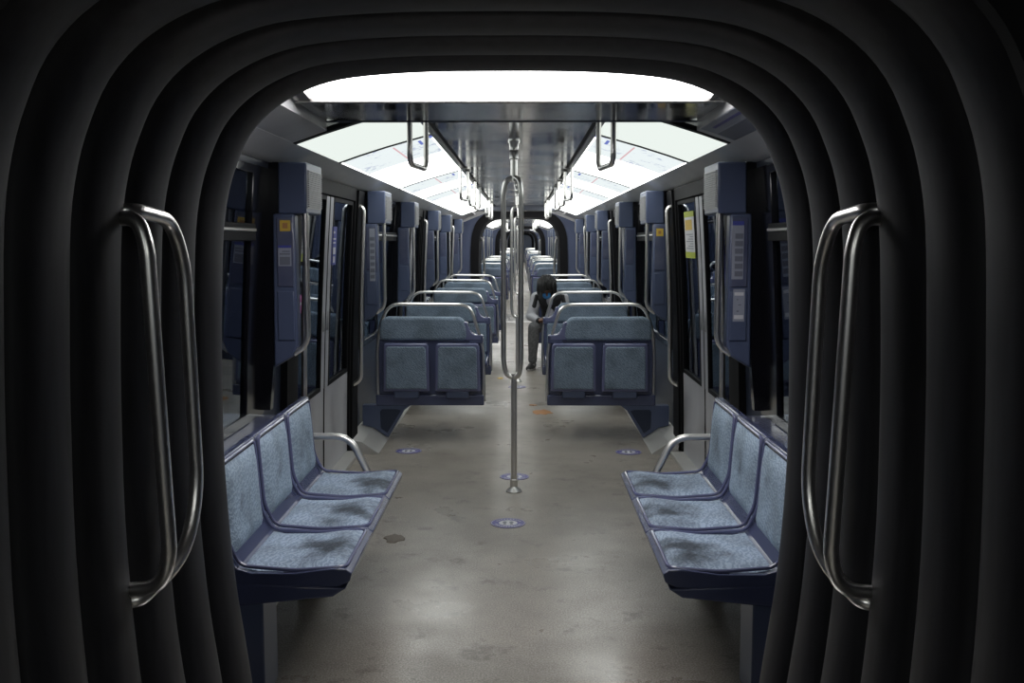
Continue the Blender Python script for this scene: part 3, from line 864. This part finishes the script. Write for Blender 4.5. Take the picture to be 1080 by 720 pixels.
# notice on the unlit right cove
r = empty('cove_notice')
def cv(t): d = t*(len(COVE)-1); i = min(int(d), len(COVE)-2); u = d-i; return (COVE[i][0]*(1-u)+COVE[i+1][0]*u, COVE[i][1]*(1-u)+COVE[i+1][1]*u)
def cpatch(mb, t0, t1, y0, y1, d):
    n = 4; a = [cv(t0+(t1-t0)*i/n) for i in range(n+1)]
    mb.prism_y([(x, z-d) for x, z in a]+[(x, z+.001) for x, z in reversed(a)], y0, y1)
mb = MB(); cpatch(mb, .70, .995, 3.30, 4.38, .002); mb.build('sheet', M['paper'], r)
mb = MB(); cpatch(mb, .74, .765, 3.50, 4.25, .003); mb.build('blue_line', M['navyp'], r)
mb = MB(); cpatch(mb, .83, .99, 3.40, 4.36, .003); mb.build('dark_field', M['greyp'], r)
tag(r, 'grey route diagram sheet on the unlit right ceiling cove', 'notice')
# orange scrap and litter on the floor
def scrap(name, x, y, w, d, m, label, seed):
    rr = random.Random(seed); n = 14
    pts = [((1+rr.uniform(-.35, .3))*w*math.cos(2*PI*i/n), (1+rr.uniform(-.35, .3))*d*math.sin(2*PI*i/n)) for i in range(n)]
    mb = MB(); mb.add([(a, b, .0) for a, b in pts]+[(a*.92, b*.92, .003+.002*rr.random()) for a, b in pts], [tuple(range(n-1, -1, -1)), tuple(range(n, 2*n))]+[(i, (i+1) % n, (i+1) % n+n, i+n) for i in range(n)])
    o = mb.build(name, m); o.location = (x, y, .0005); tag(o, label, 'litter'); o['kind'] = 'thing'; return o
scrap('litter', .235, 8.72, .085, .13, M['orange'], 'orange-brown scrap lying in the aisle by right seats', 3)
scrap('litter', .15, 9.1, .05, .03, M['orange'], 'thin orange sliver behind the larger floor scrap', 8)
scrap('litter', -.19, 10.9, .035, .06, M['yellow'], 'small yellow paper bit beside the left seats', 5)
scrap('litter', -.60, 4.95, .055, .075, mat('brown_stain', (.13, .105, .08), .6), 'flat brown fleck on floor near left bench', 9)

# ------------------------------------------------------------------ passenger
def remesh(o, v, sm=4):
    md = o.modifiers.new('r', 'REMESH'); md.mode = 'VOXEL'; md.voxel_size = v; md.use_smooth_shade = True
    s2 = o.modifiers.new('s', 'SMOOTH'); s2.iterations = sm; s2.factor = .5
def passenger():
    r = empty('person', (.40, 11.8, 0)); inv = Vector((.40, 11.8, 0))
    P = lambda x, y, z: Vector((x, y, z))-inv
    pel = P(.43, 11.93, .545); sp = P(.42, 11.90, .70); ch = P(.385, 11.82, .82); nk = P(.355, 11.74, .905); hd = P(.34, 11.68, .985)
    shL, shR = P(.225, 11.83, .835), P(.53, 11.83, .835)
    elL, elR = P(.155, 11.78, .625), P(.585, 11.78, .63)
    wrL, wrR = P(.245, 11.60, .585), P(.415, 11.60, .585)
    hL, hR = P(.285, 11.565, .59), P(.375, 11.565, .59)
    hpL, hpR = P(.35, 11.92, .53), P(.52, 11.92, .53)
    knL, knR = P(.19, 11.60, .505), P(.56, 11.58, .505)
    anL, anR = P(.175, 11.70, .09), P(.55, 11.70, .09)
    b = MB()
    b.limb([pel, sp, ch], [.125, .115, .125]); b.limb([shL, ch, shR], [.06, .09, .06]); b.limb([ch, nk, hd], [.07, .052, .06])
    Rt = Matrix.Rotation(math.radians(46), 3, 'X')
    b.ball(hd, .077, .095, .115, rot=Rt, seg=20, ring=14)
    fd = Rt @ Vector((0, -1, 0)); dn = Rt @ Vector((0, 0, -1))
    b.ball(hd+fd*.085+dn*.06, .045, .03, .05, rot=Rt)                      # jaw
    b.limb([hd+fd*.092+dn*.0, hd+fd*.112+dn*.032], [.010, .015], 8)       # nose
    for sx in (-1, 1):
        b.ball(hd+Vector((sx*.078, 0, 0))+dn*.01, .012, .022, .032, rot=Rt, seg=8, ring=6)
        b.ball(hd+fd*.083+dn*.0+Vector((sx*.032, 0, 0)), .014, .012, .010, seg=8, ring=6)
    for s_, sh, el, wr, h in ((-1, shL, elL, wrL, hL), (1, shR, elR, wrR, hR)):
        b.limb([sh, el, wr], [.048, .040, .026]); 
        b.ball(h, .040, .042, .016, seg=12, ring=8); b.limb([wr, h], [.024, .026], 8)
        # four curled fingers and a thumb closing round the phone
        t = Vector((-s_, 0, 0))   # towards the phone
        for k in range(4):
            base = h+Vector((-s_*.022, -.030+.020*k-.004, -.008)); ln = (.030, .036, .034, .026)[k]
            q1 = base+Vector((-s_*ln*.55, 0, -.010)); q2 = q1+Vector((-s_*ln*.35, 0, .010)); q3 = q2+Vector((-s_*.002, 0, .014))
            b.limb([base, q1, q2, q3], [.0088, .0085, .0078, .007], 7)
        th = h+Vector((-s_*.005, .022, .010)); b.limb([th, th+Vector((-s_*.020, -.012, .016)), th+Vector((-s_*.036, -.028, .016))], [.011, .010, .008], 7)
    for hp, kn, an in ((hpL, knL, anL), (hpR, knR, anR)):
        b.limb([hp, kn, an], [.078, .056, .036]); b.limb([an, an+Vector((0, -.02, -.045)), an+Vector((-.036, -.12, -.06))], [.034, .034, .022])
    body = b.build('body', M['skin'], r); remesh(body, .0055, 3)
    # trousers
    t = MB(); t.limb([pel+Vector((0, .0, .04)), pel], [.138, .135])
    for hp, kn, an in ((hpL, knL, anL), (hpR, knR, anR)):
        m1 = kn.lerp(an, .35); m2 = kn.lerp(an, .8)
        t.limb([hp, hp.lerp(kn, .5), kn, m1, m2, kn.lerp(an, .93)], [.095, .082, .070, .068, .052, .055])
    t = t.build('trousers', M['jeans'], r); remesh(t, .009, 2)
    # jacket body
    j = MB(); j.limb([pel+Vector((0, 0, .05)), sp, ch], [.145, .140, .140]); j.limb([shL+Vector((.02, 0, 0)), ch, shR-Vector((.02, 0, 0))], [.078, .115, .078])
    j.limb([ch, ch.lerp(nk, .75)], [.11, .078])
    j = j.build('jacket', M['jacket'], r); remesh(j, .009, 2)
    # pale shirt front and collar
    sh = MB(); sh.limb([sp+Vector((-.03, -.135, -.08)), sp+Vector((-.03, -.13, .03)), ch+Vector((-.01, -.125, .0))], [.040, .045, .040]); sh.limb([shR+Vector((-.10, -.05, .055)), shR+Vector((-.06, -.03, .06))], [.035, .03])
    sh = sh.build('shirt_front', M['shirt'], r); remesh(sh, .007, 2)
    for nm, a, e, w in (('sleeve', shL, elL, wrL), ('sleeve', shR, elR, wrR)):
        s1 = MB(); s1.limb([a, a.lerp(e, .5), e, e.lerp(w, .5), e.lerp(w, .88)], [.076, .066, .060, .050, .042])
        s1 = s1.build(nm, M['sleeve'], r); remesh(s1, .008, 2)
        c = MB(); c.limb([e.lerp(w, .86), e.lerp(w, .96)], [.041, .036]); c = c.build('cuff', M['jacket'], s1)
        c = MB(); c.limb([a+Vector((0, -.045, .02)), a.lerp(e, .45)+Vector((0, -.045, 0))], [.032, .030]); c = c.build('black_stripe', M['jacket'], s1)
    # shoes
    for an in (anL, anR):
        f = MB(); f.limb([an+Vector((0, .025, -.035)), an+Vector((0, -.03, -.035)), an+Vector((-.03, -.12, -.055)), an+Vector((-.05, -.165, -.060))], [.042, .046, .040, .032])
        f = f.build('shoe', M['shoe'], r); remesh(f, .006, 2)
        so = MB(); n = 20; pl = []
        for i in range(n):
            a = 2*PI*i/n; pl.append((.042*math.cos(a)*(1 if math.sin(a) > 0 else .95), -.065+.135*math.sin(a)))
        so.add([(an.x+x*1.08+(y*.26 if y < 0 else 0), an.y+y, 0.001) for x, y in pl]+[(an.x+x*1.08+(y*.26 if y < 0 else 0), an.y+y, .030) for x, y in pl], [tuple(range(n)), tuple(range(2*n-1, n-1, -1))]+[(i, (i+1) % n, (i+1) % n+n, i+n) for i in range(n)])
        so.build('sole', M['sole'], f, bevel=.006)
        lc = MB()
        for k in range(4):
            y = an.y-.035-k*.022; z = an.z+.005-k*.010
            lc.tube([(an.x-.028, y, z-.008), (an.x, y-.002, z+.006), (an.x+.026, y, z-.008)], .004, 6)
        lc.build('laces', M['sole'], f)
    # mask
    mk = MB(); mk.ball(hd+fd*.088+dn*.062, .050, .040, .052, rot=Rt, seg=16, ring=10); mk.build('face_mask', M['mask'], r)
    # hair: cap plus hanging locks
    h = MB(); top = hd-dn*.03-fd*.015
    h.ball(top, .098, .108, .105, rot=Rt, seg=20, ring=12)
    rr = random.Random(4)
    for i in range(210):
        a = rr.uniform(0, 2*PI); el = rr.uniform(.05, 1.25)
        d = Vector((math.cos(a)*math.cos(el), math.sin(a)*math.cos(el), math.sin(el)))
        st = top+Vector((d.x*.090, d.y*.095, d.z*.10))
        o1 = st+Vector((d.x*.018, d.y*.018, .008*rr.random()))
        ln = rr.uniform(.09, .15)
        if d.y < -.3 and abs(d.x) < .3: ln *= .9
        o2 = o1+Vector((d.x*.004, d.y*.004, -ln*.5)); o3 = o2+Vector((rr.uniform(-.01, .01), rr.uniform(-.01, .01), -ln*.5))
        h.tube([st, o1, o2, o3], .011, 6, r1=.007)
    h.build('hair', M['hair'], r, ang=60)
    tag(r, 'seated person with black locks, blue mask and white-sleeved black jacket, head bowed', 'person')
    ph = MB().box(-.036, .036, -.075, .075, -.005, .005).build('phone', M['black_gloss'], bevel=.004)
    ph.location = (.33, 11.555, .603); ph.rotation_euler = (.35, 0, 0)
    tag(ph, 'dark phone held in both hands of the seated person', 'phone')
passenger()

# ------------------------------------------------------------------ tunnel outside
for s in (-1, 1):
    struct(MB().box(s*2.1, s*2.3, -6, 75, -1.2, 3.2).build('wall_tunnel_%s' % SIDE[s], M['tunnel']))

# ------------------------------------------------------------------ world, camera, view
w = bpy.data.worlds.new('world'); S.world = w; w.use_nodes = True
w.node_tree.nodes['Background'].inputs[0].default_value = (.002, .002, .003, 1)
cam = bpy.data.cameras.new('camera'); co = bpy.data.objects.new('camera', cam); C.objects.link(co)
cam.lens = 35; cam.sensor_width = 36; cam.clip_start = .02
co.location = (.045, 0, 1.51)
co.rotation_euler = (math.radians(90-5.76), 0, math.radians(.55))
S.camera = co
S.view_settings.view_transform = 'Standard'; S.view_settings.look = 'None'
S.view_settings.exposure = 1.72; S.view_settings.gamma = 1; S.view_settings.use_curve_mapping = False
S.cycles.use_denoising = True
S.cycles.max_bounces = 10; S.cycles.glossy_bounces = 5; S.cycles.transparent_max_bounces = 12
